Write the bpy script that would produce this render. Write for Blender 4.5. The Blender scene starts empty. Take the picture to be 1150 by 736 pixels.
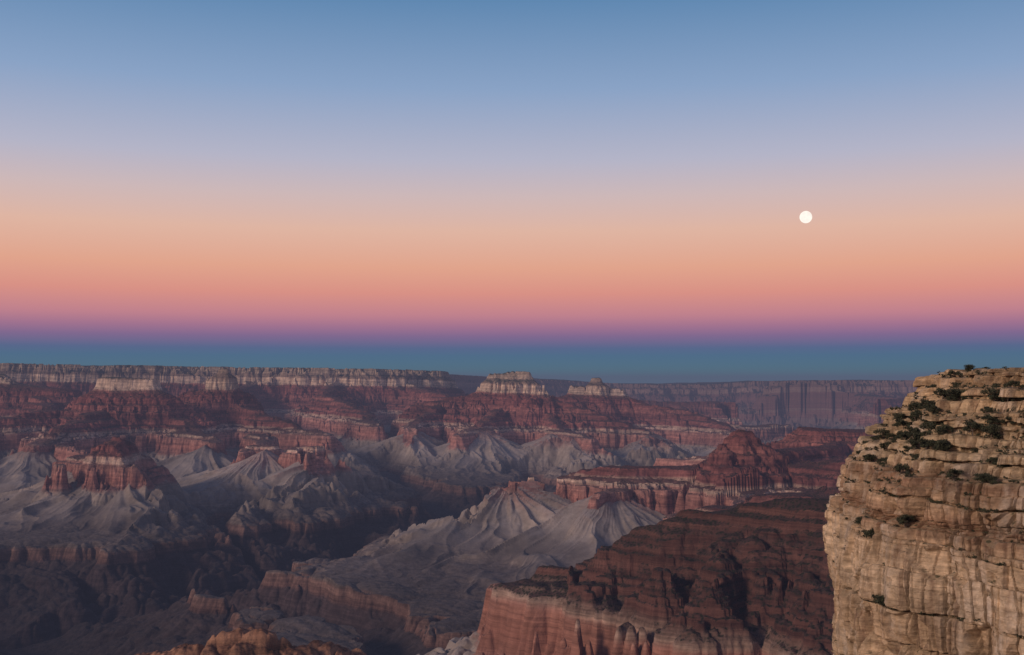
import bpy, math, random
import numpy as np
random.seed(7)
scene = bpy.context.scene
scene.view_settings.view_transform = 'Standard'
scene.view_settings.look = 'None'
scene.view_settings.exposure = 0

def s2l(c):
    return tuple(((v/255.0)/12.92 if v/255.0 <= .04045 else ((v/255.0+.055)/1.055)**2.4) for v in c)

# ------------------------------------------------------------------ noise
_rs = np.random.RandomState(11)
_P = _rs.permutation(4096).astype(np.int32)
_A = (_rs.rand(4096)*2*np.pi)
_GX = np.cos(_A).astype(np.float32); _GY = np.sin(_A).astype(np.float32)
def perlin(x, y, seed=0):
    x = np.asarray(x, dtype=np.float32)+np.float32(seed*17.31+1000); y = np.asarray(y, dtype=np.float32)+np.float32(seed*9.77+1000)
    xi = np.floor(x).astype(np.int32); yi = np.floor(y).astype(np.int32)
    fx = x-xi; fy = y-yi
    u = fx*fx*fx*(fx*(fx*6-15)+10); v = fy*fy*fy*(fy*(fy*6-15)+10)
    def g(ix, iy, dx, dy):
        h = _P[(_P[ix & 4095]+iy+seed*131) & 4095]
        return _GX[h]*dx+_GY[h]*dy
    a = g(xi, yi, fx, fy); b = g(xi+1, yi, fx-1, fy)
    c = g(xi, yi+1, fx, fy-1); d = g(xi+1, yi+1, fx-1, fy-1)
    return ((a+(b-a)*u)*(1-v)+(c+(d-c)*u)*v)*1.4
def fbm(x, y, lam, octv, seed=0, gain=.5):
    r = 0; a = 1
    for i in range(octv):
        r = r+a*perlin(x/lam, y/lam, seed+i*3); a *= gain; lam *= .47
    return r
def sst(a, b, x):
    t = np.clip((x-a)/(b-a), 0, 1); return t*t*(3-2*t)

# ------------------------------------------------------------------ strata profile: distance from rim -> level
PU = np.array([-1e6, 0, 12, 16, 40, 130, 140, 170, 330, 345, 400, 415, 480, 497, 560, 578, 650, 672, 745, 765, 795, 840, 960, 1150, 1450, 2000, 2700, 1e6], dtype=np.float64)
PZ = np.array([-1.7, -1.7, -45, -50, -92, -150, -205, -262, -345, -385, -405, -450, -470, -515, -533, -575, -592, -635, -655, -735, -810, -845, -915, -975, -1015, -1035, -1050, -1060], dtype=np.float64)
PUB = np.array([-1e6, 0, 8, 30, 42, 120, 150, 165, 300, 318, 350, 358, 385, 392, 452, 472, 520, 528, 585, 612, 690, 700, 742, 770, 800, 850, 960, 1150, 1450, 2000, 2700, 1e6], dtype=np.float64)
PZB = np.array([-1.7, -1.7, -30, -48, -92, -140, -240, -262, -330, -362, -372, -400, -410, -432, -462, -510, -525, -548, -566, -622, -640, -665, -672, -780, -812, -850, -915, -975, -1015, -1035, -1050, -1060], dtype=np.float64)
_lu = [330.]; _lz = [-345.]
_r = np.random.RandomState(4)
while _lu[-1] < 725:
    run = _r.uniform(14, 40); dz = run*.74
    c = _r.uniform(.35, .7)
    _lu += [_lu[-1]+run*.84, _lu[-1]+run]; _lz += [_lz[-1]-dz*(1-c), _lz[-1]-dz]
PUC = np.array([-1e6, 0, 12, 40, 130, 140, 170]+_lu+[_lu[-1]+25, _lu[-1]+50, 850, 960, 1150, 1450, 2000, 2700, 1e6])
PZC = np.array([-1.7, -1.7, -45, -92, -150, -205, -262]+_lz+[min(-735, _lz[-1]-40), -812, -850, -915, -975, -1015, -1035, -1050, -1060])
def level2u(l):
    return float(np.interp(-l, -PZ[1:], PU[1:]))
FEAT = [
 (.055, [(-5,-1.2,0),(-1.2,-.3,0),(-.3,-.15,0),(0,-.05,0),(.25,-.3,0),(.5,0,0),(.56,.6,0),(1.15,1.3,0),(1.9,1.9,0),(3,2.2,0),(6,2.6,0),(12,3,0)]),
 (.05, [(.5,.3,0),(.3,.3,0)]),
 (.10, [(.5,.3,-100),(.19,.3,-100)]),
 (.01, [(-.5,.1,-60),(-.50,1.0,-330),(-.45,1.7,-425)]),
 (.010,[(-.54,1.83,-430),(-.45,1.80,-400),(-.38,1.81,-396),(-.31,1.85,-425)]),
 (.02, [(1.9,1.9,-30),(1.45,2.4,-240),(.97,2.8,-295),(.74,3.0,-340),(.38,3.2,-465),(.15,3.35,-610),(-.06,3.4,-640)]),
 (.07, [(-.04,3.3,-645),(.15,3.2,-640),(.36,3.02,-645)]),
 (.03, [(3,2.2,-30),(2.6,3.6,-300),(1.9,4.8,-410),(1.2,4.95,-545),(.8,5.05,-640)]),
 (.05, [(-4,-1,-30),(-3.2,.6,-330),(-2.9,1.8,-560),(-2.6,2.6,-650)]),
 # mid ridge
 (.06, [(.05,6.95,-600),(.6,6.7,-560),(1.43,6.7,-490),(2.0,6.2,-470),(2.9,5.4,-400),(4.5,4.2,-300),(5.5,2.8,0)]),
 (.03, [(.14,6.9,-640),(-.12,6.75,-700)]),
 (.02, [(.6,6.7,-620),(.42,6.15,-690)]),
 (.02, [(1.5,6.5,-560),(1.25,6.0,-640),(1.1,5.6,-800)]),
 (.03, [(1.36,6.6,-318),(1.40,6.6,-325)]),
 (.15, [(2.2,8,-340),(2.8,8,-340)]),
 (.03, [(1.43,6.7,-450),(2.1,7.4,-450),(2.4,8,-400),(3.6,7.8,-330),(6,6,-200)]),
 (.03, [(.9,9.0,-660),(1.5,8.8,-640),(2.1,8.4,-560)]),
 # left: near temples
 (.13, [(-2.96,7.74,-600),(-2.66,7.66,-500),(-2.24,7.55,-600)]),
 (.03, [(-2.75,7.6,-680),(-3.2,8.5,-740),(-3.8,9.2,-650)]),
 (.13, [(-1.55,8.65,-600),(-.95,8.45,-545)]),
 (.04, [(-2.05,8.9,-610),(-1.9,8.85,-605)]),
 (.03, [(-1.45,8.7,-660),(-2.0,9.3,-660),(-2.4,10.2,-620)]),
 (.1,  [(-5.6,8.6,-600),(-4.6,8.7,-610)]),
 (.09, [(-4.0,11,-130),(-3.5,11,-145)]),
 (.05, [(-3.5,11,-340),(-3.2,12.5,-420),(-3.8,15,-350),(-4,17,-100)]),
 (.05, [(-3.75,11,-350),(-4.0,9.8,-560),(-3.9,9.0,-650)]),
 (.05, [(-3.4,11,-400),(-2.9,10.1,-600),(-2.6,9.6,-650)]),
 (.05, [(-4,11,-400),(-5.2,10.2,-540),(-6,9.3,-640)]),
 (.035,[(-3.12,11.8,-135),(-3.04,11.8,-135)]),
 (.012,[(-3.10,11.8,10),(-3.07,11.8,-30)]),
 (.05, [(-3.1,11.8,-340),(-2.5,11.2,-500),(-1.9,10.5,-640)]),
 (.12, [(-8.5,14,-100),(-5.9,13,-150),(-5.3,12.9,-300)]),
 (.05, [(-5.5,12.9,-340),(-5.0,11.9,-480),(-4.9,11,-600)]),
 (.05, [(-2.8,17,-60),(-2.4,14.5,-350),(-1.8,13.2,-480),(-1.6,12.3,-640)]),
 # north rim front
 (1.2, [(-15,16.3,0),(-7,16.9,0),(-4,17.8,0),(-3.2,17.5,0),(-2.35,17.6,0)]),
 # centre temple
 (.03, [(-.24,13,22),(.20,13,22)]),
 (.06, [(-1.0,13.3,-420),(0,13.05,-160),(.9,12.6,-420),(1.5,12.2,-600)]),
 (.04, [(-.1,13,-300),(-.35,12,-560),(-.5,11.3,-650)]),
 (.04, [(.2,13,-330),(.6,11.9,-600),(1.0,11.2,-660)]),
 (.04, [(-.8,13.2,-400),(-1.2,12.2,-600),(-1.1,11.5,-660)]),
 (.04, [(0,13,-350),(-.8,15,-400),(-1.8,17,-100)]),
 (.02, [(1.08,14.5,22),(1.16,14.5,10)]),
 (.05, [(.8,14.5,-140),(1.45,14.5,-150)]),
 (.06, [(.5,13.8,-400),(1.3,14.5,-300),(2.3,14.0,-430),(2.9,13.3,-600)]),
 # right, far
 (.2,  [(2.2,15.5,-560),(4,15.8,-600),(5.5,15,-560)]),
 (.1,  [(1.5,19,-380),(3.5,19.5,-330),(5.5,18.5,-380),(7,19,-330)]),
 (.05, [(3.0,12.4,-600),(3.6,12.2,-560),(4.4,12.0,-620)]),
 (.1,  [(7,24,-200),(7.2,20,-350),(6.4,17,-560)]),
 (.1,  [(8,16,-350),(6,13,-560),(4.6,10.8,-640)]),
 (.6,  [(6.5,24.6,0),(9.0,24.6,0),(12,25,0),(25,24,0)]),
]
FEAT = [(w*1000, [(a*1000, b*1000, level2u(c)) for a, b, c in pts]) for w, pts in FEAT]
# pale talus cones that skirt the buttes: (x1,y1,x2,y2, apex level, size)
CONES = [(-3.0,7.62,-2.3,7.48,-668,1.2),(-1.95,8.75,-1.9,8.65,-650,1.15),(-1.5,8.5,-.95,8.35,-665,1.2),(-.22,6.72,.2,6.72,-655,1.0),(.42,6.25,.56,6.5,-680,1.0),
         (-.32,11.7,-.25,11.9,-650,1.4),(.45,11.8,.6,11.6,-650,1.3),(-1.15,11.7,-1.1,12,-660,1.3),(-3.9,9.0,-3.9,9.3,-670,1.3),(-2.65,9.5,-2.7,9.8,-690,1.3),(1.5,11.9,1.6,12.1,-640,1.2),
         (-5.4,8.4,-4.7,8.5,-680,1.2),(1.2,5.9,1.25,6.1,-690,.9),(2.9,13.1,3.0,13.3,-650,1.2),(4.2,15.3,4.4,15.4,-650,1.5)]
RIVER = [(-12,7.2),(-6,5.9),(-4,5.65),(-2.7,5.45),(-1.9,5.8),(-1.45,6.5),(-1.15,7.1),(-.55,7.6),(-.2,9.3),(1.0,10.2),(2.4,10.9),(4,13.2),(5.6,16.4),(4.6,21),(6,23)]
TRIBS = [([(-1.9,5.9),(-1.0,5.2),(-.55,4.6),(-.3,3.9)], 85), ([(-4.1,5.9),(-4.2,7.2),(-4.4,8.0)], 60),
         ([(-2.6,5.6),(-1.75,4.7),(-1.3,3.8),(-1.2,2.8)], 230), ([(-.5,7.7),(.1,7.8),(.7,7.8)], 70), ([(.2,10.0),(.3,11.2)], 80), ([(-.3,9.3),(-1.0,10.2),(-1.4,11.3)], 90), ([(-1.5,6.7),(-1.95,7.4),(-2.05,7.9)], 30)]
def segdist(x, y, a, b):
    dx = b[0]-a[0]; dy = b[1]-a[1]; L = dx*dx+dy*dy+1e-6
    t = np.clip(((x-a[0])*dx+(y-a[1])*dy)/L, 0, 1)
    return np.hypot(x-(a[0]+t*dx), y-(a[1]+t*dy)), t
RX = np.array([-30,-15,-7,-4,-2.2,0,2,4.5,6,10.5,15,30])*1000
RY = np.array([16,17,18,19,21,26,28.5,28.5,28,27,26,25])*1000
TX = np.array([-20,-8,-1.5,0,1.5,3,5.2,6.2,9,12,30])*1000
TV = np.array([330,312,222,160,95,32,20,100,98,60,60])
def ridged(x, y, lam, seed):
    n = np.abs(perlin(x/lam, y/lam, seed))
    return 1-np.clip(n*2.6, 0, 1)
def terrain(x, y):
    x = x.astype(np.float32); y = y.astype(np.float32)
    r = np.hypot(x, y)
    am = sst(250, 3200, r)
    am2 = sst(60, 1500, r)
    wx = am*(150*perlin(x/1900, y/1900, 1)+90*perlin(x/700, y/700, 2))+am2*30*perlin(x/240, y/240, 3)
    wy = am*(150*perlin(x/1900, y/1900, 4)+90*perlin(x/700, y/700, 5))+am2*30*perlin(x/240, y/240, 6)
    X = x+wx; Y = y+wy
    u = np.full(x.shape, 1e5, dtype=np.float32); dd = np.full(x.shape, 1e5, dtype=np.float32)
    for w, pts in FEAT:
        for a, b in zip(pts[:-1], pts[1:]):
            d, t = segdist(X, Y, a, b)
            d = np.maximum(d-w, 0)
            ui = a[2]+(b[2]-a[2])*t+d
            m = ui < u
            u = np.where(m, ui, u); dd = np.where(m, d+(130 if w > 500 else 0), dd)
    ur = (np.interp(X, RX, RY)-Y).astype(np.float32)
    ur = np.where(ur > 0, ur*.55, ur)
    m = ur < u
    dd = np.where(m, np.maximum(ur, 0)+120, dd); u = np.where(m, ur, u)
    r620 = ridged(X, Y, 620, 21); r270 = ridged(X, Y, 270, 22); r120 = ridged(x, y, 120, 23); r52 = ridged(x, y, 52, 24)
    g = (ridged(X, Y, 1500, 20)-.35)*210+(r620-.35)*165+(r270-.35)*95
    g2 = (r120-.35)*46+(r52-.35)*22
    k = np.clip(dd/420, .06, 1)
    u = u+k*am*g+np.clip(dd/120, .15, 1)*sst(20, 700, r)*g2
    mb = sst(-.15, .15, perlin(x/1700, y/1700, 80)+.35*perlin(x/300, y/300, 81))
    s = np.interp(u, PU, PZ)*(1-mb)+np.interp(u, PUB, PZB)*mb
    mc = (1-sst(4200, 5000, r))*sst(2200, 2600, r)
    s = (s*(1-mc)+np.interp(u+14*perlin(x/90, y/90, 83), PUC, PZC)*mc).astype(np.float32)
    pl = sst(1000, 1700, u)
    s = s+pl*(36*fbm(x, y, 1400, 3, 40, .42)-26*(ridged(x, y, 900, 41)**3)-14*ridged(x, y, 330, 42)**2-3*ridged(x, y, 110, 43)**2)
    # talus cones with gullies running down the slope
    cn = np.full(x.shape, -5000, dtype=np.float32)
    for ci, (x1, y1, x2, y2, lv, sz) in enumerate(CONES):
        d0, t = segdist(X, Y, (x1*1000, y1*1000), (x2*1000, y2*1000))
        near = d0 < 2500*sz
        if not near.any(): continue
        xs = X[near]; ys = Y[near]; d = d0[near]/sz
        mx = (x1+x2)*500; my = (y1+y2)*500
        an = np.arctan2(ys-my, xs-mx); ca = np.cos(an); sa_ = np.sin(an)
        tw = .16*perlin(xs/520, ys/520, 90)+.07*perlin(xs/170, ys/170, 91)
        n1 = 1-np.clip(np.abs(perlin((ca+tw)*1.7, (sa_+tw)*1.7, 100+ci))*2.4, 0, 1)
        n2 = 1-np.clip(np.abs(perlin((ca+tw)*4.1, (sa_-tw)*4.1, 120+ci))*2.4, 0, 1)
        n3 = 1-np.clip(np.abs(perlin((ca-tw)*9.0, (sa_+tw)*9.0, 140+ci))*2.4, 0, 1)
        vary = .55+.9*np.clip(perlin(xs/420, ys/420, 92)+.5, 0, 1)
        ramp_ = np.clip(d/380, 0, 1)*(1-.75*sst(600, 1300, d))
        c = lv-np.interp(d, [0, 120, 350, 700, 1050, 1500, 2200], [0, 72, 190, 302, 362, 400, 460])*(.75+.25*sz)
        c = c+ramp_*(66*(n1-.5)+vary*(20*(n2**1.2-.5)+6*(n3-.5)))
        cn[near] = np.maximum(cn[near], c)
    mcn = sst(-6, 10, cn-s)
    s = np.maximum(s, cn)
    top = sst(0, -600, u)
    s = s+top*sst(8000, 15000, y)*(28*fbm(x, y, 2500, 3, 45)+10)
    v = np.full(x.shape, 1e5, dtype=np.float32)
    for a, b in zip(RIVER[:-1], RIVER[1:]):
        d, t = segdist(X, Y, (a[0]*1000, a[1]*1000), (b[0]*1000, b[1]*1000)); v = np.minimum(v, d)
    gg = (ridged(x, y, 800, 30)-.4)*230+(ridged(x, y, 360, 31)-.4)*150+(ridged(x, y, 160, 32)-.4)*90+(ridged(x, y, 75, 33)-.4)*40
    vv = np.maximum(v-gg*np.clip(v/350, 0, 1), 0)
    G = np.interp(vv, [0, 45, 200, 380, 520, 548, 850, 1150, 1350], [-1450, -1445, -1300, -1190, -1122, -1058, -990, -700, 3000]).astype(np.float32)
    s = np.minimum(s, G)
    for pts, wd in TRIBS:
        L = len(pts)-1
        for i, (a, b) in enumerate(zip(pts[:-1], pts[1:])):
            d, t = segdist(X, Y, (a[0]*1000, a[1]*1000), (b[0]*1000, b[1]*1000))
            q = (i+t)/L
            dep = -1400+q*330
            dv = np.maximum(d-gg*.45*np.clip(d/200, 0, 1)-10, 0)
            W = (1-q*.6)*wd*3
            T = dep+np.minimum(dv/W, 1)*(-1110-dep)+np.clip((dv-W)/25, 0, 1)*58+np.maximum(dv-W-25, 0)*.9
            s = np.minimum(s, np.where(dep < -1060, T, s))
    smooth_ = 1-.70*np.maximum(mcn, pl*.8)*(s > -1050)
    s = s+sst(300, 2500, r)*smooth_*(6*fbm(x, y, 150, 4, 50, .62))
    nearr = sst(500, 1000, r)*(1-sst(2200, 3200, r))
    s = s+nearr*(9*fbm(x, y, 70, 4, 55, .6)-8*ridged(x, y, 45, 58)**2)
    tilt = np.interp(x, TX, TV)*np.clip((y-1000)/13000, 0, 1)
    z = s+tilt-r*r/(2*7.4e6)
    sa = np.where(mcn > 0, s*(1-mcn)+np.minimum(s, -850+.30*(s+850))*mcn, s)   # talus hides the bedrock
    return z.astype(np.float32), sa.astype(np.float32)

def mesh_grid(name, P, closed=False, attr=None):
    nr, nc = P.shape[:2]
    me = bpy.data.meshes.new(name)
    nv = nr*nc
    me.vertices.add(nv); me.vertices.foreach_set('co', P.reshape(-1).astype(np.float32))
    cc = nc if closed else nc-1
    i = np.arange(nr-1)[:, None]*nc; j = np.arange(cc)[None, :]; j2 = (j+1) % nc
    F = np.stack([i+j, i+j2, i+nc+j2, i+nc+j], axis=-1).reshape(-1, 4).astype(np.int32)
    nf = len(F)
    me.loops.add(nf*4); me.loops.foreach_set('vertex_index', F.reshape(-1))
    me.polygons.add(nf); me.polygons.foreach_set('loop_start', np.arange(nf, dtype=np.int32)*4)
    me.update(calc_edges=True)
    me.polygons.foreach_set('use_smooth', np.zeros(nf, dtype=bool))
    if attr is not None:
        at = me.attributes.new('strat', 'FLOAT', 'POINT'); at.data.foreach_set('value', attr.reshape(-1).astype(np.float32))
    ob = bpy.data.objects.new(name, me); scene.collection.objects.link(ob)
    return ob

# ------------------------------------------------------------------ node helpers
class NT:
    def __init__(s, mat): s.t = mat.node_tree; s.t.nodes.clear()
    def n(s, typ, **kw):
        nd = s.t.nodes.new(typ)
        for k, v in kw.items(): setattr(nd, k, v)
        return nd
    def l(s, a, b): s.t.links.new(a, b)
    def val(s, inp, v):
        if isinstance(v, (int, float, tuple)): inp.default_value = v
        else: s.l(v, inp)
    def math(s, op, a, b=0.0, clamp=False):
        m = s.n('ShaderNodeMath', operation=op, use_clamp=clamp); s.val(m.inputs[0], a); s.val(m.inputs[1], b); return m.outputs[0]
    def mix(s, f, a, b, mode='MIX'):
        m = s.n('ShaderNodeMix', data_type='RGBA', blend_type=mode); s.val(m.inputs[0], f)
        s.val(m.inputs[6], a if not isinstance(a, tuple) else a[:3]+(1,)); s.val(m.inputs[7], b if not isinstance(b, tuple) else b[:3]+(1,)); return m.outputs[2]
    def rng(s, v, a, b, c=0.0, d=1.0, smooth=False):
        m = s.n('ShaderNodeMapRange'); m.interpolation_type = 'SMOOTHSTEP' if smooth else 'LINEAR'
        s.val(m.inputs[0], v)
        for i, q in enumerate((a, b, c, d)): m.inputs[i+1].default_value = q
        return m.outputs[0]
    def noise(s, vec, scale, detail=3.0, rough=.55, out=0):
        m = s.n('ShaderNodeTexNoise'); s.l(vec, m.inputs['Vector']); m.inputs['Scale'].default_value = scale
        m.inputs['Detail'].default_value = detail; m.inputs['Roughness'].default_value = rough; return m.outputs[out]
    def scl(s, vec, k):
        m = s.n('ShaderNodeVectorMath', operation='MULTIPLY'); s.l(vec, m.inputs[0]); m.inputs[1].default_value = k; return m.outputs[0]
    def ramp(s, f, stops):
        m = s.n('ShaderNodeValToRGB'); s.val(m.inputs[0], f); e = m.color_ramp.elements
        while len(e) > 1: e.remove(e[-1])
        e[0].position = stops[0][0]; e[0].color = tuple(stops[0][1])+(1,)
        for p, c in stops[1:]:
            q = e.new(p); q.color = tuple(c)+(1,)
        return m.outputs[0]
def newmat(name):
    m = bpy.data.materials.new(name); m.use_nodes = True; return m, NT(m)

# ------------------------------------------------------------------ canyon rock material
mat, N = newmat('canyon_rock')
geo = N.n('ShaderNodeNewGeometry'); pos = geo.outputs['Position']
at = N.n('ShaderNodeAttribute', attribute_name='strat'); st = at.outputs['Fac']
nz = N.n('ShaderNodeSeparateXYZ'); N.l(geo.outputs['Normal'], nz.inputs[0]); nzz = nz.outputs[2]
n1 = N.noise(pos, .004, 5); n2 = N.noise(pos, .03, 4); n3 = N.noise(pos, .0006, 3)
stw = N.math('ADD', st, N.math('MULTIPLY', N.math('SUBTRACT', n1, .5), 60.0))
f = N.math('DIVIDE', N.math('ADD', stw, 1450.0), 1460.0)
def pz(l): return (l+1450)/1460.0
cliff = N.ramp(f, [(0, (.034,.026,.028)), (pz(-1125), (.055,.038,.038)), (pz(-1105), (.13,.075,.062)), (pz(-1055), (.16,.10,.082)), (pz(-1040), (.15,.12,.105)),
   (pz(-900), (.24,.205,.18)), (pz(-835), (.29,.24,.205)), (pz(-805), (.27,.14,.12)), (pz(-740), (.35,.16,.13)), (pz(-665), (.37,.20,.165)), (pz(-645), (.50,.37,.29)), (pz(-615), (.42,.28,.22)), (pz(-600), (.20,.08,.072)),
   (pz(-560), (.27,.108,.092)), (pz(-500), (.16,.064,.058)), (pz(-440), (.28,.118,.098)), (pz(-380), (.20,.077,.066)), (pz(-290), (.19,.067,.058)), (pz(-265), (.27,.13,.105)), (pz(-250), (.50,.375,.285)),
   (pz(-165), (.52,.39,.295)), (pz(-145), (.24,.17,.13)), (pz(-95), (.25,.18,.14)), (pz(-85), (.36,.27,.20)), (pz(-8), (.34,.26,.19)), (1, (.20,.17,.12))])
slope = N.ramp(f, [(0, (.034,.028,.030)), (pz(-1110), (.062,.047,.046)), (pz(-1060), (.10,.08,.073)), (pz(-1010), (.13,.107,.098)), (pz(-950), (.19,.162,.148)), (pz(-870), (.275,.24,.218)), (pz(-820), (.30,.258,.23)), (pz(-780), (.25,.155,.13)),
   (pz(-660), (.19,.11,.092)), (pz(-600), (.12,.06,.052)), (pz(-400), (.12,.056,.048)), (pz(-300), (.13,.054,.046)), (pz(-260), (.15,.095,.075)), (pz(-150), (.12,.10,.072)), (pz(-90), (.09,.08,.056)), (pz(-20), (.055,.058,.04)), (1, (.03,.037,.027))])
steep = N.rng(nzz, .86, .62, 0, 1, True)
talus = N.math('MULTIPLY', N.rng(st, -1010, -960, 0, 1), N.rng(st, -800, -840, 0, 1))
col = N.mix(steep, slope, cliff)
cx = N.n('ShaderNodeCombineXYZ'); sp = N.n('ShaderNodeSeparateXYZ'); N.l(pos, sp.inputs[0])
N.l(N.math('MULTIPLY', sp.outputs[0], .0016), cx.inputs[0]); N.l(N.math('MULTIPLY', sp.outputs[1], .0016), cx.inputs[1]); N.l(N.math('MULTIPLY', st, .045), cx.inputs[2])
bed = N.noise(cx.outputs[0], 1.0, 7, .75)
bedf = N.rng(bed, .32, .68, .45, 1.5)
notal = N.math('SUBTRACT', 1.0, N.math('MULTIPLY', talus, .72))
bedm = N.math('MULTIPLY', N.math('ADD', N.math('MULTIPLY', steep, .7), .25), notal)
col = N.mix(bedm, col, N.mix(1.0, col, bedf, 'MULTIPLY'))
cy = N.scl(pos, (.02, .02, .003)); stn = N.noise(cy, 1.0, 4, .6)
col = N.mix(N.math('MULTIPLY', steep, .55), col, N.mix(1.0, col, N.rng(stn, .3, .7, .6, 1.35), 'MULTIPLY'))
col = N.mix(N.math('MULTIPLY', notal, .7), col, N.mix(1.0, col, N.rng(n2, .3, .7, .55, 1.45), 'MULTIPLY'))
col = N.mix(.8, col, N.mix(1.0, col, N.rng(n3, .35, .65, .66, 1.28), 'MULTIPLY'))
col = N.mix(N.math('MULTIPLY', talus, .8), col, N.mix(1.0, col, N.rng(n1, .35, .65, .68, 1.22), 'MULTIPLY'))
# the eastern rim beyond 20 km fades to muted red-brown cliffs and dark slopes
col = N.mix(N.rng(sp.outputs[1], 18500, 22500, 0, .75), col, N.mix(steep, (.06,.055,.05), (.17,.10,.092)))
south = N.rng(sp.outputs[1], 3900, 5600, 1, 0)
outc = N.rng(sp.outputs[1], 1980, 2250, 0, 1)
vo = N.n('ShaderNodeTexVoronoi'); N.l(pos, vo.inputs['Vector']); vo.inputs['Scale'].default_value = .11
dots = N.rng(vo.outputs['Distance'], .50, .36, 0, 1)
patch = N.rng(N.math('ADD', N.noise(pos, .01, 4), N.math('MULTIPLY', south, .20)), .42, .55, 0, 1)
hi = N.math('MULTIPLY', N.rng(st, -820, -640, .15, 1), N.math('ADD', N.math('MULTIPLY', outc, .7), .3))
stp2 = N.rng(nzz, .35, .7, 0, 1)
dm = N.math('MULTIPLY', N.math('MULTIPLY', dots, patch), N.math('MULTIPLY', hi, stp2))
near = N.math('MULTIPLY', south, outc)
ridge_dark = N.math('MULTIPLY', near, N.math('MULTIPLY', N.rng(st, -670, -610, 0, 1), .84))  # turns the near ridge above the Redwall dark brown
col = N.mix(ridge_dark, col, N.mix(stp2, N.mix(N.rng(bed, .38, .66), (.042,.024,.02), (.15,.08,.06)), (.042,.033,.028)))
rw = N.math('MULTIPLY', N.math('MULTIPLY', near, steep), N.math('MULTIPLY', N.rng(st, -830, -790, 0, 1), N.rng(st, -640, -670, 0, .7)))
col = N.mix(rw, col, N.mix(1.0, N.mix(stn, (.17,.075,.05), (.34,.165,.11)), bedf, 'MULTIPLY'))
outm = N.math('MULTIPLY', N.math('SUBTRACT', 1.0, outc), N.rng(nzz, .9, .6, .35, .95))
orange = N.mix(1.0, N.mix(n2, (.28,.13,.08), (.52,.31,.20)), bedf, 'MULTIPLY')
col = N.mix(outm, col, orange)
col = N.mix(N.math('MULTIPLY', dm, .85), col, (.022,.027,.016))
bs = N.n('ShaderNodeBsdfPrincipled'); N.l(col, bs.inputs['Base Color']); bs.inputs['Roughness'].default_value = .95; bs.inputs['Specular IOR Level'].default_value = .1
bp = N.n('ShaderNodeBump'); bp.inputs['Distance'].default_value = 8; N.l(N.math('MULTIPLY', notal, .9), bp.inputs['Strength'])
bh = N.math('ADD', N.noise(pos, .03, 7, .66), N.math('MULTIPLY', bed, .8)); N.l(bh, bp.inputs['Height']); N.l(bp.outputs[0], bs.inputs['Normal'])
out = N.n('ShaderNodeOutputMaterial'); N.l(bs.outputs[0], out.inputs[0])
MAT_CANYON = mat

deg = np.concatenate([np.linspace(-180, -62, 60)[:-1], np.linspace(-62, -30, 220)[:-1], np.linspace(-30, 30, 1300)[:-1], np.linspace(30, 62, 220)[:-1], np.linspace(62, 180, 60)])
rad = np.concatenate([[0.3], np.geomspace(2, 300, 60)[:-1], np.linspace(300, 1600, 90)[:-1], np.linspace(1600, 2100, 150)[:-1], np.linspace(2100, 3900, 340)[:-1], np.linspace(3900, 9500, 520)[:-1],
   np.linspace(9500, 16500, 350)[:-1], np.linspace(16500, 30000, 230)[:-1], np.geomspace(30000, 110000, 50)])
A, R = np.meshgrid(np.radians(deg), rad)
X = (R*np.sin(A)); Y = (R*np.cos(A))
Z, S = terrain(X.ravel(), Y.ravel())
Z = Z.reshape(X.shape); S = S.reshape(X.shape)
P = np.stack([X, Y, Z], -1)
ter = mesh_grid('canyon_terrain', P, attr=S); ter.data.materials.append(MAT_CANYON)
print('terrain verts', X.size)

# ------------------------------------------------------------------ limestone cliff headland
CX, CY, R0 = 190.0, 300.0, 101.0
rs = np.random.RandomState(5)
ZT = [3.4, -.5, -4, -9.3, -16, -21, -25, -34.5, -45, -58, -71, -81, -115]
ST = [33, 31.5, 26.5, 21, 16, 10, 7, 3.5, 0, .3, 1.3, 1.0, -6]
def setback(z): return np.interp(z, ZT[::-1], ST[::-1])
layers = []; z = -116.0
while z < 3.2:
    if z > -24: th = rs.choice([rs.uniform(.5, 1.2), rs.uniform(1.6, 3.4)])
    elif z > -42: th = rs.choice([rs.uniform(.6, 1.4), rs.uniform(2.0, 4.5)])
    else: th = rs.choice([rs.uniform(.6, 1.5), rs.uniform(4, 9)])
    z1 = min(z+th, 3.4)
    if 3.4-z1 < .7: z1 = 3.4
    layers.append((z, z1)); z = z1
th = np.radians(np.concatenate([np.linspace(-100, 125, 160)[:-1], np.linspace(125, 240, 1150)[:-1], np.linspace(240, 260, 40)[:-1]]))
sarc = th*R0
rows = []; ledge_rows = []
def jn(i, wdt):
    q = sarc/wdt+perlin(sarc/6, np.full_like(sarc, i*3.1), 60)*.9
    c = np.floor(q).astype(int); fr = q-c
    h = np.sin(c*127.1+i*311.7)*43758.5; h = h-np.floor(h)
    crack = np.clip(1-np.minimum(fr, 1-fr)*wdt/.35, 0, 1)
    return h-.5, crack
prev = None
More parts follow.
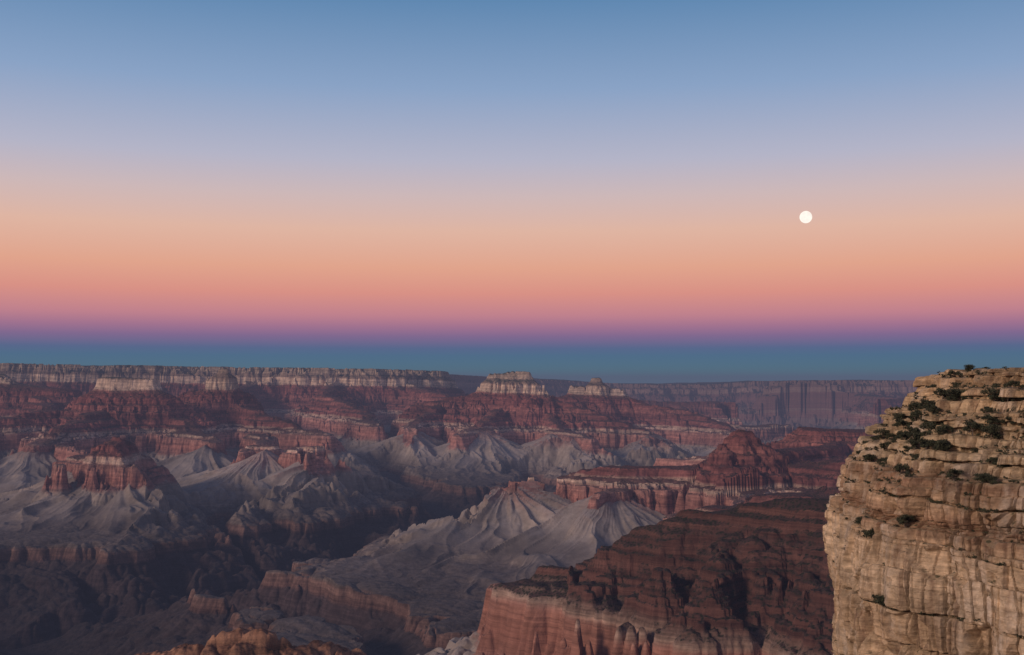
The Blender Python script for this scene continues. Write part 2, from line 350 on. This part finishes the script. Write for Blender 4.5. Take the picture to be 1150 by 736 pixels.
for i, (z0, z1) in enumerate(layers):
    zm = .5*(z0+z1); up = float(sst(-30, -18, np.array(zm))); thick = z1-z0
    jit = rs.uniform(-1, 1)*(.6+.9*up)
    recess = rs.uniform(.9, 2.8) if (thick < 1.6 and rs.rand() < .75) else 0
    blk, crack = jn(i, rs.uniform(2, 7))
    amp = .9+3.0*up
    lay = jit-recess*(.6+.8*perlin(sarc/18, np.full_like(sarc, i*1.9), 77))+amp*perlin(sarc/13, np.full_like(sarc, i*.9), 61)+(.45+1.1*up)*blk*1.6-crack*.8+.5*perlin(sarc/3, np.full_like(sarc, i*2.7), 62)
    n = max(3, int((z1-z0)/.28)+1)
    zz = np.linspace(z0, z1, n)
    for k, zq in enumerate(zz):
        t = k/(n-1)
        bev = -.35*max(0, (t-.8)/.2)**2-.2*max(0, (.12-t)/.12)
        zf = np.full_like(sarc, zq)
        big = 6*perlin(sarc/42, zf/150, 63)+4.2*perlin(sarc/15, zf/60, 64)+1.8*perlin(sarc/6, zf/20, 66)
        ch = np.clip(1-np.abs(perlin(sarc/11, zf/60, 65))/.07, 0, 1)
        ch2 = np.clip(1-np.abs(perlin(sarc/5, zf/22, 76))/.06, 0, 1)
        spall = np.clip(perlin(sarc/7, zf/9, 78)-.15, 0, .12)*13
        fine = .28*perlin(sarc/1.6, zf/1.6, 67)+.13*perlin(sarc/.7, zf/.5, 68)
        r = R0-setback(zm+(zq-zm)*.35)+lay+bev+big-ch*3.0-ch2*1.1-spall+fine
        zv = zf+.9*perlin(sarc/14, zf/6, 69)+.2*perlin(sarc/2, zf/2, 70)
        if k == 0 and prev is not None:
            base_i = len(rows)
            for q in (.33, .66, ):
                rows.append((prev[0]*(1-q)+r*q+.25*perlin(sarc/1.2, zf+q*5, 71), prev[1]*(1-q)+zv*q+.12*perlin(sarc/1.5, zf+q*5, 72)))
            ledge_rows.append((base_i-1, base_i, base_i+2))
        rows.append((r, zv))
    prev = rows[-1]
rt, zt = rows[-1]
for q in np.linspace(0, 1, 46)[1:]:
    rr = rt*(1-q)+.4*perlin(sarc/2, np.full_like(sarc, q*40), 73)*(1-q)
    xx = CX+rr*np.cos(th); yy = CY+rr*np.sin(th)
    rows.append((rr, 3.4+(.5*perlin(xx/6, yy/6, 74)+.25*perlin(xx/2, yy/2, 75))*min(1, q*6)+(zt-3.4)*(1-q)**6))
Rg = np.array([r for r, z in rows]); Zg = np.array([z for r, z in rows])
CP = np.stack([CX+Rg*np.cos(th)[None], CY+Rg*np.sin(th)[None], Zg], -1)
clf = mesh_grid('limestone_cliff', CP, closed=True)
print('cliff verts', CP.shape)
mat, N = newmat('kaibab_limestone')
geo = N.n('ShaderNodeNewGeometry'); pos = geo.outputs['Position']
sp = N.n('ShaderNodeSeparateXYZ'); N.l(pos, sp.inputs[0]); zz = sp.outputs[2]
nm = N.n('ShaderNodeSeparateXYZ'); N.l(geo.outputs['Normal'], nm.inputs[0])
warp = N.noise(pos, .06, 4)
zw = N.math('ADD', zz, N.math('MULTIPLY', N.math('SUBTRACT', warp, .5), 7.0))
def q(zv): return (zv+90)/95.0
base = N.ramp(N.math('DIVIDE', N.math('ADD', zw, 90.0), 95.0), [(0, (.42,.30,.19)), (q(-70), (.52,.385,.25)), (q(-58), (.46,.33,.21)), (q(-48), (.60,.455,.305)), (q(-40), (.52,.38,.245)), (q(-34), (.27,.16,.10)), (q(-29), (.46,.32,.20)), (q(-24), (.26,.16,.10)),
   (q(-20), (.52,.395,.255)), (q(-12), (.44,.33,.205)), (q(-5), (.50,.36,.215)), (q(0), (.46,.315,.185)), (1, (.36,.265,.165))])
bv = N.scl(pos, (.04, .04, .8)); bed = N.noise(bv, 1.0, 7, .72)
c = N.mix(.85, base, N.mix(1.0, base, N.rng(bed, .32, .68, .45, 1.4), 'MULTIPLY'))
sv = N.scl(pos, (.35, .35, .04)); stn = N.noise(sv, 1.0, 5, .6)
c = N.mix(N.rng(stn, .52, .68, 0, .7), c, (.16,.09,.058))
sv2 = N.scl(pos, (.2, .2, .07)); st2 = N.noise(sv2, .6, 5, .6)
c = N.mix(N.rng(st2, .52, .68, 0, .65), c, (.58,.49,.39))
blot = N.noise(pos, .5, 6, .68)
c = N.mix(.7, c, N.mix(1.0, c, N.rng(blot, .3, .7, .5, 1.4), 'MULTIPLY'))
patchn = N.noise(pos, .045, 3)
c = N.mix(.7, c, N.mix(1.0, c, N.rng(patchn, .35, .65, .68, 1.2), 'MULTIPLY'))
flat = N.rng(nm.outputs[2], .45, .85, 0, 1, True)
grit = N.mix(N.noise(pos, 1.5, 4), (.19,.145,.085), (.35,.26,.16))
c = N.mix(N.math('MULTIPLY', flat, .7), c, grit)
vo = N.n('ShaderNodeTexVoronoi'); N.l(pos, vo.inputs['Vector']); vo.inputs['Scale'].default_value = .55
tuft = N.math('MULTIPLY', N.rng(vo.outputs['Distance'], .42, .32, 0, 1), N.math('MULTIPLY', flat, N.rng(N.noise(pos, .12, 2), .42, .52, 0, 1)))
c = N.mix(N.math('MULTIPLY', tuft, .8), c, (.04,.045,.022))
bs = N.n('ShaderNodeBsdfPrincipled'); N.l(c, bs.inputs['Base Color']); bs.inputs['Roughness'].default_value = .93; bs.inputs['Specular IOR Level'].default_value = .15
bp = N.n('ShaderNodeBump'); bp.inputs['Strength'].default_value = .85; bp.inputs['Distance'].default_value = .55
N.l(N.math('ADD', N.noise(pos, .9, 8, .66), N.math('MULTIPLY', bed, 1.0)), bp.inputs['Height']); N.l(bp.outputs[0], bs.inputs['Normal'])
out = N.n('ShaderNodeOutputMaterial'); N.l(bs.outputs[0], out.inputs[0])
clf.data.materials.append(mat)

# ------------------------------------------------------------------ junipers / scrub
leaf, N = newmat('juniper_foliage')
geo = N.n('ShaderNodeNewGeometry'); nn = N.noise(geo.outputs['Position'], 1.6, 3)
cc = N.mix(N.rng(nn, .35, .65), (.018,.024,.012), (.065,.07,.032))
bs = N.n('ShaderNodeBsdfPrincipled'); N.l(cc, bs.inputs['Base Color']); bs.inputs['Roughness'].default_value = .8
out = N.n('ShaderNodeOutputMaterial'); N.l(bs.outputs[0], out.inputs[0])
bark, N = newmat('juniper_bark')
geo = N.n('ShaderNodeNewGeometry'); nn = N.noise(geo.outputs['Position'], 6, 3)
bs = N.n('ShaderNodeBsdfPrincipled'); N.l(N.mix(nn, (.06,.045,.03), (.16,.12,.09)), bs.inputs['Base Color'])
out = N.n('ShaderNodeOutputMaterial'); N.l(bs.outputs[0], out.inputs[0])
def tube(V, F, M, p0, p1, r0, r1):
    p0 = np.array(p0); p1 = np.array(p1); d = p1-p0; d = d/np.linalg.norm(d)
    a = np.cross(d, [0.3, 1, 0.1]); a /= np.linalg.norm(a); b = np.cross(d, a); o = len(V)
    for p, r in ((p0, r0), (p1, r1)):
        for k in range(6):
            t = k*math.pi/3; V.append(tuple(p+r*(a*math.cos(t)+b*math.sin(t))))
    for k in range(6): F.append((o+k, o+(k+1) % 6, o+6+(k+1) % 6, o+6+k)); M.append(1)
def bush(V, F, M, rr, base, h, w, nclump, nleaf, leafs):
    base = np.array(base)
    f = base+np.array([rr.uniform(-.1, .1)*w, rr.uniform(-.1, .1)*w, h*.35])
    tube(V, F, M, base-np.array([0, 0, .4]), f, .07*h*.6, .04*h*.6)
    for c in range(nclump):
        an = rr.uniform(0, 6.28); q = rr.uniform(.1, .5)*w
        cen = base+np.array([math.cos(an)*q, math.sin(an)*q, h*rr.uniform(.28, .85)])
        tube(V, F, M, f, cen, .03*h*.6, .01)
        cr = rr.uniform(.16, .30)*w; cz = cr*rr.uniform(.6, .95)
        for l in range(nleaf):
            d = rr.normal(size=3); d /= np.linalg.norm(d); d *= rr.uniform(.35, 1.15)
            p = cen+d*np.array([cr, cr, cz])
            e1 = rr.normal(size=3); e1 /= np.linalg.norm(e1); e2 = np.cross(e1, rr.normal(size=3)); e2 /= np.linalg.norm(e2)
            sz = leafs*rr.uniform(.6, 1.3); o = len(V)
            V.extend([tuple(p-e1*sz), tuple(p+e2*sz*.6), tuple(p+e1*sz), tuple(p-e2*sz*.6)]); F.append((o, o+1, o+2, o+3)); M.append(0)
def mk(name, V, F, M):
    me = bpy.data.meshes.new(name); me.from_pydata(V, [], F); me.materials.append(leaf); me.materials.append(bark)
    me.polygons.foreach_set('material_index', M); me.update(); return me
rr = np.random.RandomState(3); variants = []
for k in range(5):
    V, F, M = [], [], []
    bush(V, F, M, rr, (0, 0, 0), rr.uniform(2.4, 3.4), rr.uniform(2.6, 3.8), 11, 110, .16)
    variants.append(mk('juniper_tree_%d' % k, V, F, M))
def cliff_pt(theta_deg, zw, minw=.6):
    c = int(np.argmin(np.abs(th-math.radians(theta_deg))))
    best = None
    for lo, mid, hi_ in ledge_rows:
        wd = Rg[lo, c]-Rg[hi_, c]
        if wd < minw: continue
        sc_ = abs(Zg[lo, c]-zw)-.15*min(wd, 3)
        if best is None or sc_ < best[0]: best = (sc_, lo, mid)
    return CP[best[2], c]*.4+CP[best[1], c]*.6
spots = []
for a in range(70):
    t = rr.uniform(162, 214); zq = rr.uniform(-27, 2)
    spots.append((t, zq, rr.uniform(.45, 1.05)))
for t, zq, s in [(166,-17,1.2),(172,-12,1.4),(180,-14,1.3),(186,-15,1.4),(189,-16,1.2),(192,-14,1.4),(196,-16,1.3),(199,-15,1.3),(202,-14,1.3),(205,-14,1.4),(175,-45,.8),(190,-43,1.1),(196,-54,1.2),(197,-33,1.2),(190,-4,1.3),(200,-6,1.3),(170,-20,1.2),(184,-9,1.2),(194,-6,1.2),(193,-30,1.0),(184,-38,.9),(177,-17,1.3),(181,-27,1.1),(187,-3,1.1),(196,-60,1.1),(188,-66,.9),(180,-58,.8)]:
    spots.append((t, zq, s))
for i, (t, zq, s) in enumerate(spots):
    p = cliff_pt(t, zq)
    ob = bpy.data.objects.new('juniper_tree', variants[i % 5]); scene.collection.objects.link(ob)
    ob.location = (float(p[0]), float(p[1]), float(p[2])-.1); ob.scale = (s*1.1, s*1.1, s*.9); ob.rotation_euler = (0, 0, rr.uniform(0, 6.28))
for i in range(30):
    an = math.radians(rr.uniform(150, 235)); q = rr.uniform(20, 62)
    ob = bpy.data.objects.new('juniper_tree', variants[i % 5]); scene.collection.objects.link(ob)
    s = rr.uniform(.3, .7); ob.location = (CX+q*math.cos(an), CY+q*math.sin(an), 3.0); ob.scale = (s*1.4, s*1.4, s*.75); ob.rotation_euler = (0, 0, rr.uniform(0, 6.28))
V, F, M = [], [], []
for i in range(680):
    t = rr.uniform(156, 222); zq = rr.uniform(-30, 3.3) if i < 540 else rr.uniform(-85, -30)
    p = cliff_pt(t, zq, .4); s = rr.uniform(.4, 1.3)
    bush(V, F, M, rr, tuple(p), s, s*1.5, 3, 16, .18)
sc = bpy.data.objects.new('cliff_scrub', mk('cliff_scrub', V, F, M)); scene.collection.objects.link(sc)

# ------------------------------------------------------------------ haze filling the canyon air
me = bpy.data.meshes.new('haze'); H = 75000.0; z0, z1 = -4000.0, 430.0
vs = [(x, y, z) for z in (z0, z1) for x, y in ((-H, -H), (H, -H), (H, H), (-H, H))]
me.from_pydata(vs, [], [(0, 3, 2, 1), (4, 5, 6, 7), (0, 1, 5, 4), (1, 2, 6, 5), (2, 3, 7, 6), (3, 0, 4, 7)]); me.update()
hz = bpy.data.objects.new('haze', me); scene.collection.objects.link(hz)
mat, N = newmat('haze'); dens = 2.6e-5
ab = N.n('ShaderNodeVolumeAbsorption'); ab.inputs['Color'].default_value = (0, 0, 0, 1); ab.inputs['Density'].default_value = dens
em = N.n('ShaderNodeEmission'); em.inputs['Color'].default_value = (.098, .105, .172, 1); em.inputs['Strength'].default_value = dens  # haze glows by itself, standing in for light scattered in the air
ad = N.n('ShaderNodeAddShader'); N.l(ab.outputs[0], ad.inputs[0]); N.l(em.outputs[0], ad.inputs[1])
out = N.n('ShaderNodeOutputMaterial'); N.l(ad.outputs[0], out.inputs['Volume'])
me.materials.append(mat)

# ------------------------------------------------------------------ moon
bpy.ops.mesh.primitive_uv_sphere_add(segments=48, ring_count=24, radius=1)
moon = bpy.context.object; moon.name = 'moon'
D = 120000.0
pit = math.radians(2.88); cu, cv = 330/1233.0, 124/1233.0
d = np.array([cu, math.cos(pit)-cv*math.sin(pit), math.sin(pit)+cv*math.cos(pit)])
moon.location = tuple(d*D); rm = 6.9/1233.0*D; moon.scale = (rm, rm, rm)
mat, N = newmat('moon_surface')
tc = N.n('ShaderNodeTexCoord'); nn = N.noise(tc.outputs['Object'], 1.6, 4)
em = N.n('ShaderNodeEmission'); N.l(N.mix(N.rng(nn, .42, .6), (1, .92, .82), (.93, .84, .76)), em.inputs['Color']); em.inputs['Strength'].default_value = 1.15
out = N.n('ShaderNodeOutputMaterial'); N.l(em.outputs[0], out.inputs[0]); moon.data.materials.append(mat)
for p in moon.data.polygons: p.use_smooth = True

# ------------------------------------------------------------------ sky
w = bpy.data.worlds.new('World'); scene.world = w; w.use_nodes = True; N = NT(w)
tc = N.n('ShaderNodeTexCoord'); sp = N.n('ShaderNodeSeparateXYZ'); N.l(tc.outputs['Generated'], sp.inputs[0])
SKY = [(0,(82,132,142)),(.7,(76,128,144)),(1.4,(74,116,146)),(1.8,(88,108,148)),(2.4,(136,108,150)),(2.9,(172,119,149)),(3.5,(204,135,146)),(4.65,(228,151,136)),(6.0,(234,170,143)),(7.9,(230,186,166)),(9.7,(210,188,188)),(11.5,(184,184,203)),(15.1,(140,165,200)),(19.5,(96,137,179)),(35,(84,96,134)),(90,(76,80,106))]
el = N.math('MULTIPLY', N.math('ARCSINE', sp.outputs[2]), 57.29578)
rf = N.math('POWER', N.math('DIVIDE', N.math('MAXIMUM', el, 0.0), 90.0), .5)
col = N.ramp(rf, [((e/90.0)**.5, s2l(c)) for e, c in SKY])
bk = N.rng(sp.outputs[1], .1, -1.0, 0, 1, True)
low = N.math('POWER', N.math('SUBTRACT', 1.0, N.math('ABSOLUTE', sp.outputs[2])), 4.0)
glow = N.math('MULTIPLY', bk, low)
col = N.mix(glow, col, (.9, .56, .42))
bg = N.n('ShaderNodeBackground'); N.l(col, bg.inputs[0]); bg.inputs[1].default_value = 1.0
out = N.n('ShaderNodeOutputWorld'); N.l(bg.outputs[0], out.inputs[0])

sun = bpy.data.lights.new('sun', 'SUN'); sun.energy = 2.25; sun.angle = math.radians(13); sun.color = (1, .74, .59)
so = bpy.data.objects.new('sun', sun); scene.collection.objects.link(so)
from mathutils import Vector
so.rotation_euler = Vector((.76, .54, -.36)).to_track_quat('-Z', 'Y').to_euler()

# ------------------------------------------------------------------ camera
cam = bpy.data.cameras.new('camera'); co = bpy.data.objects.new('camera', cam); scene.collection.objects.link(co)
cam.sensor_width = 36; cam.lens = 36*1233/1150.0; cam.clip_start = .5; cam.clip_end = 400000
co.location = (0, 0, 0); co.rotation_euler = (math.radians(90)+pit, 0, 0)
scene.camera = co
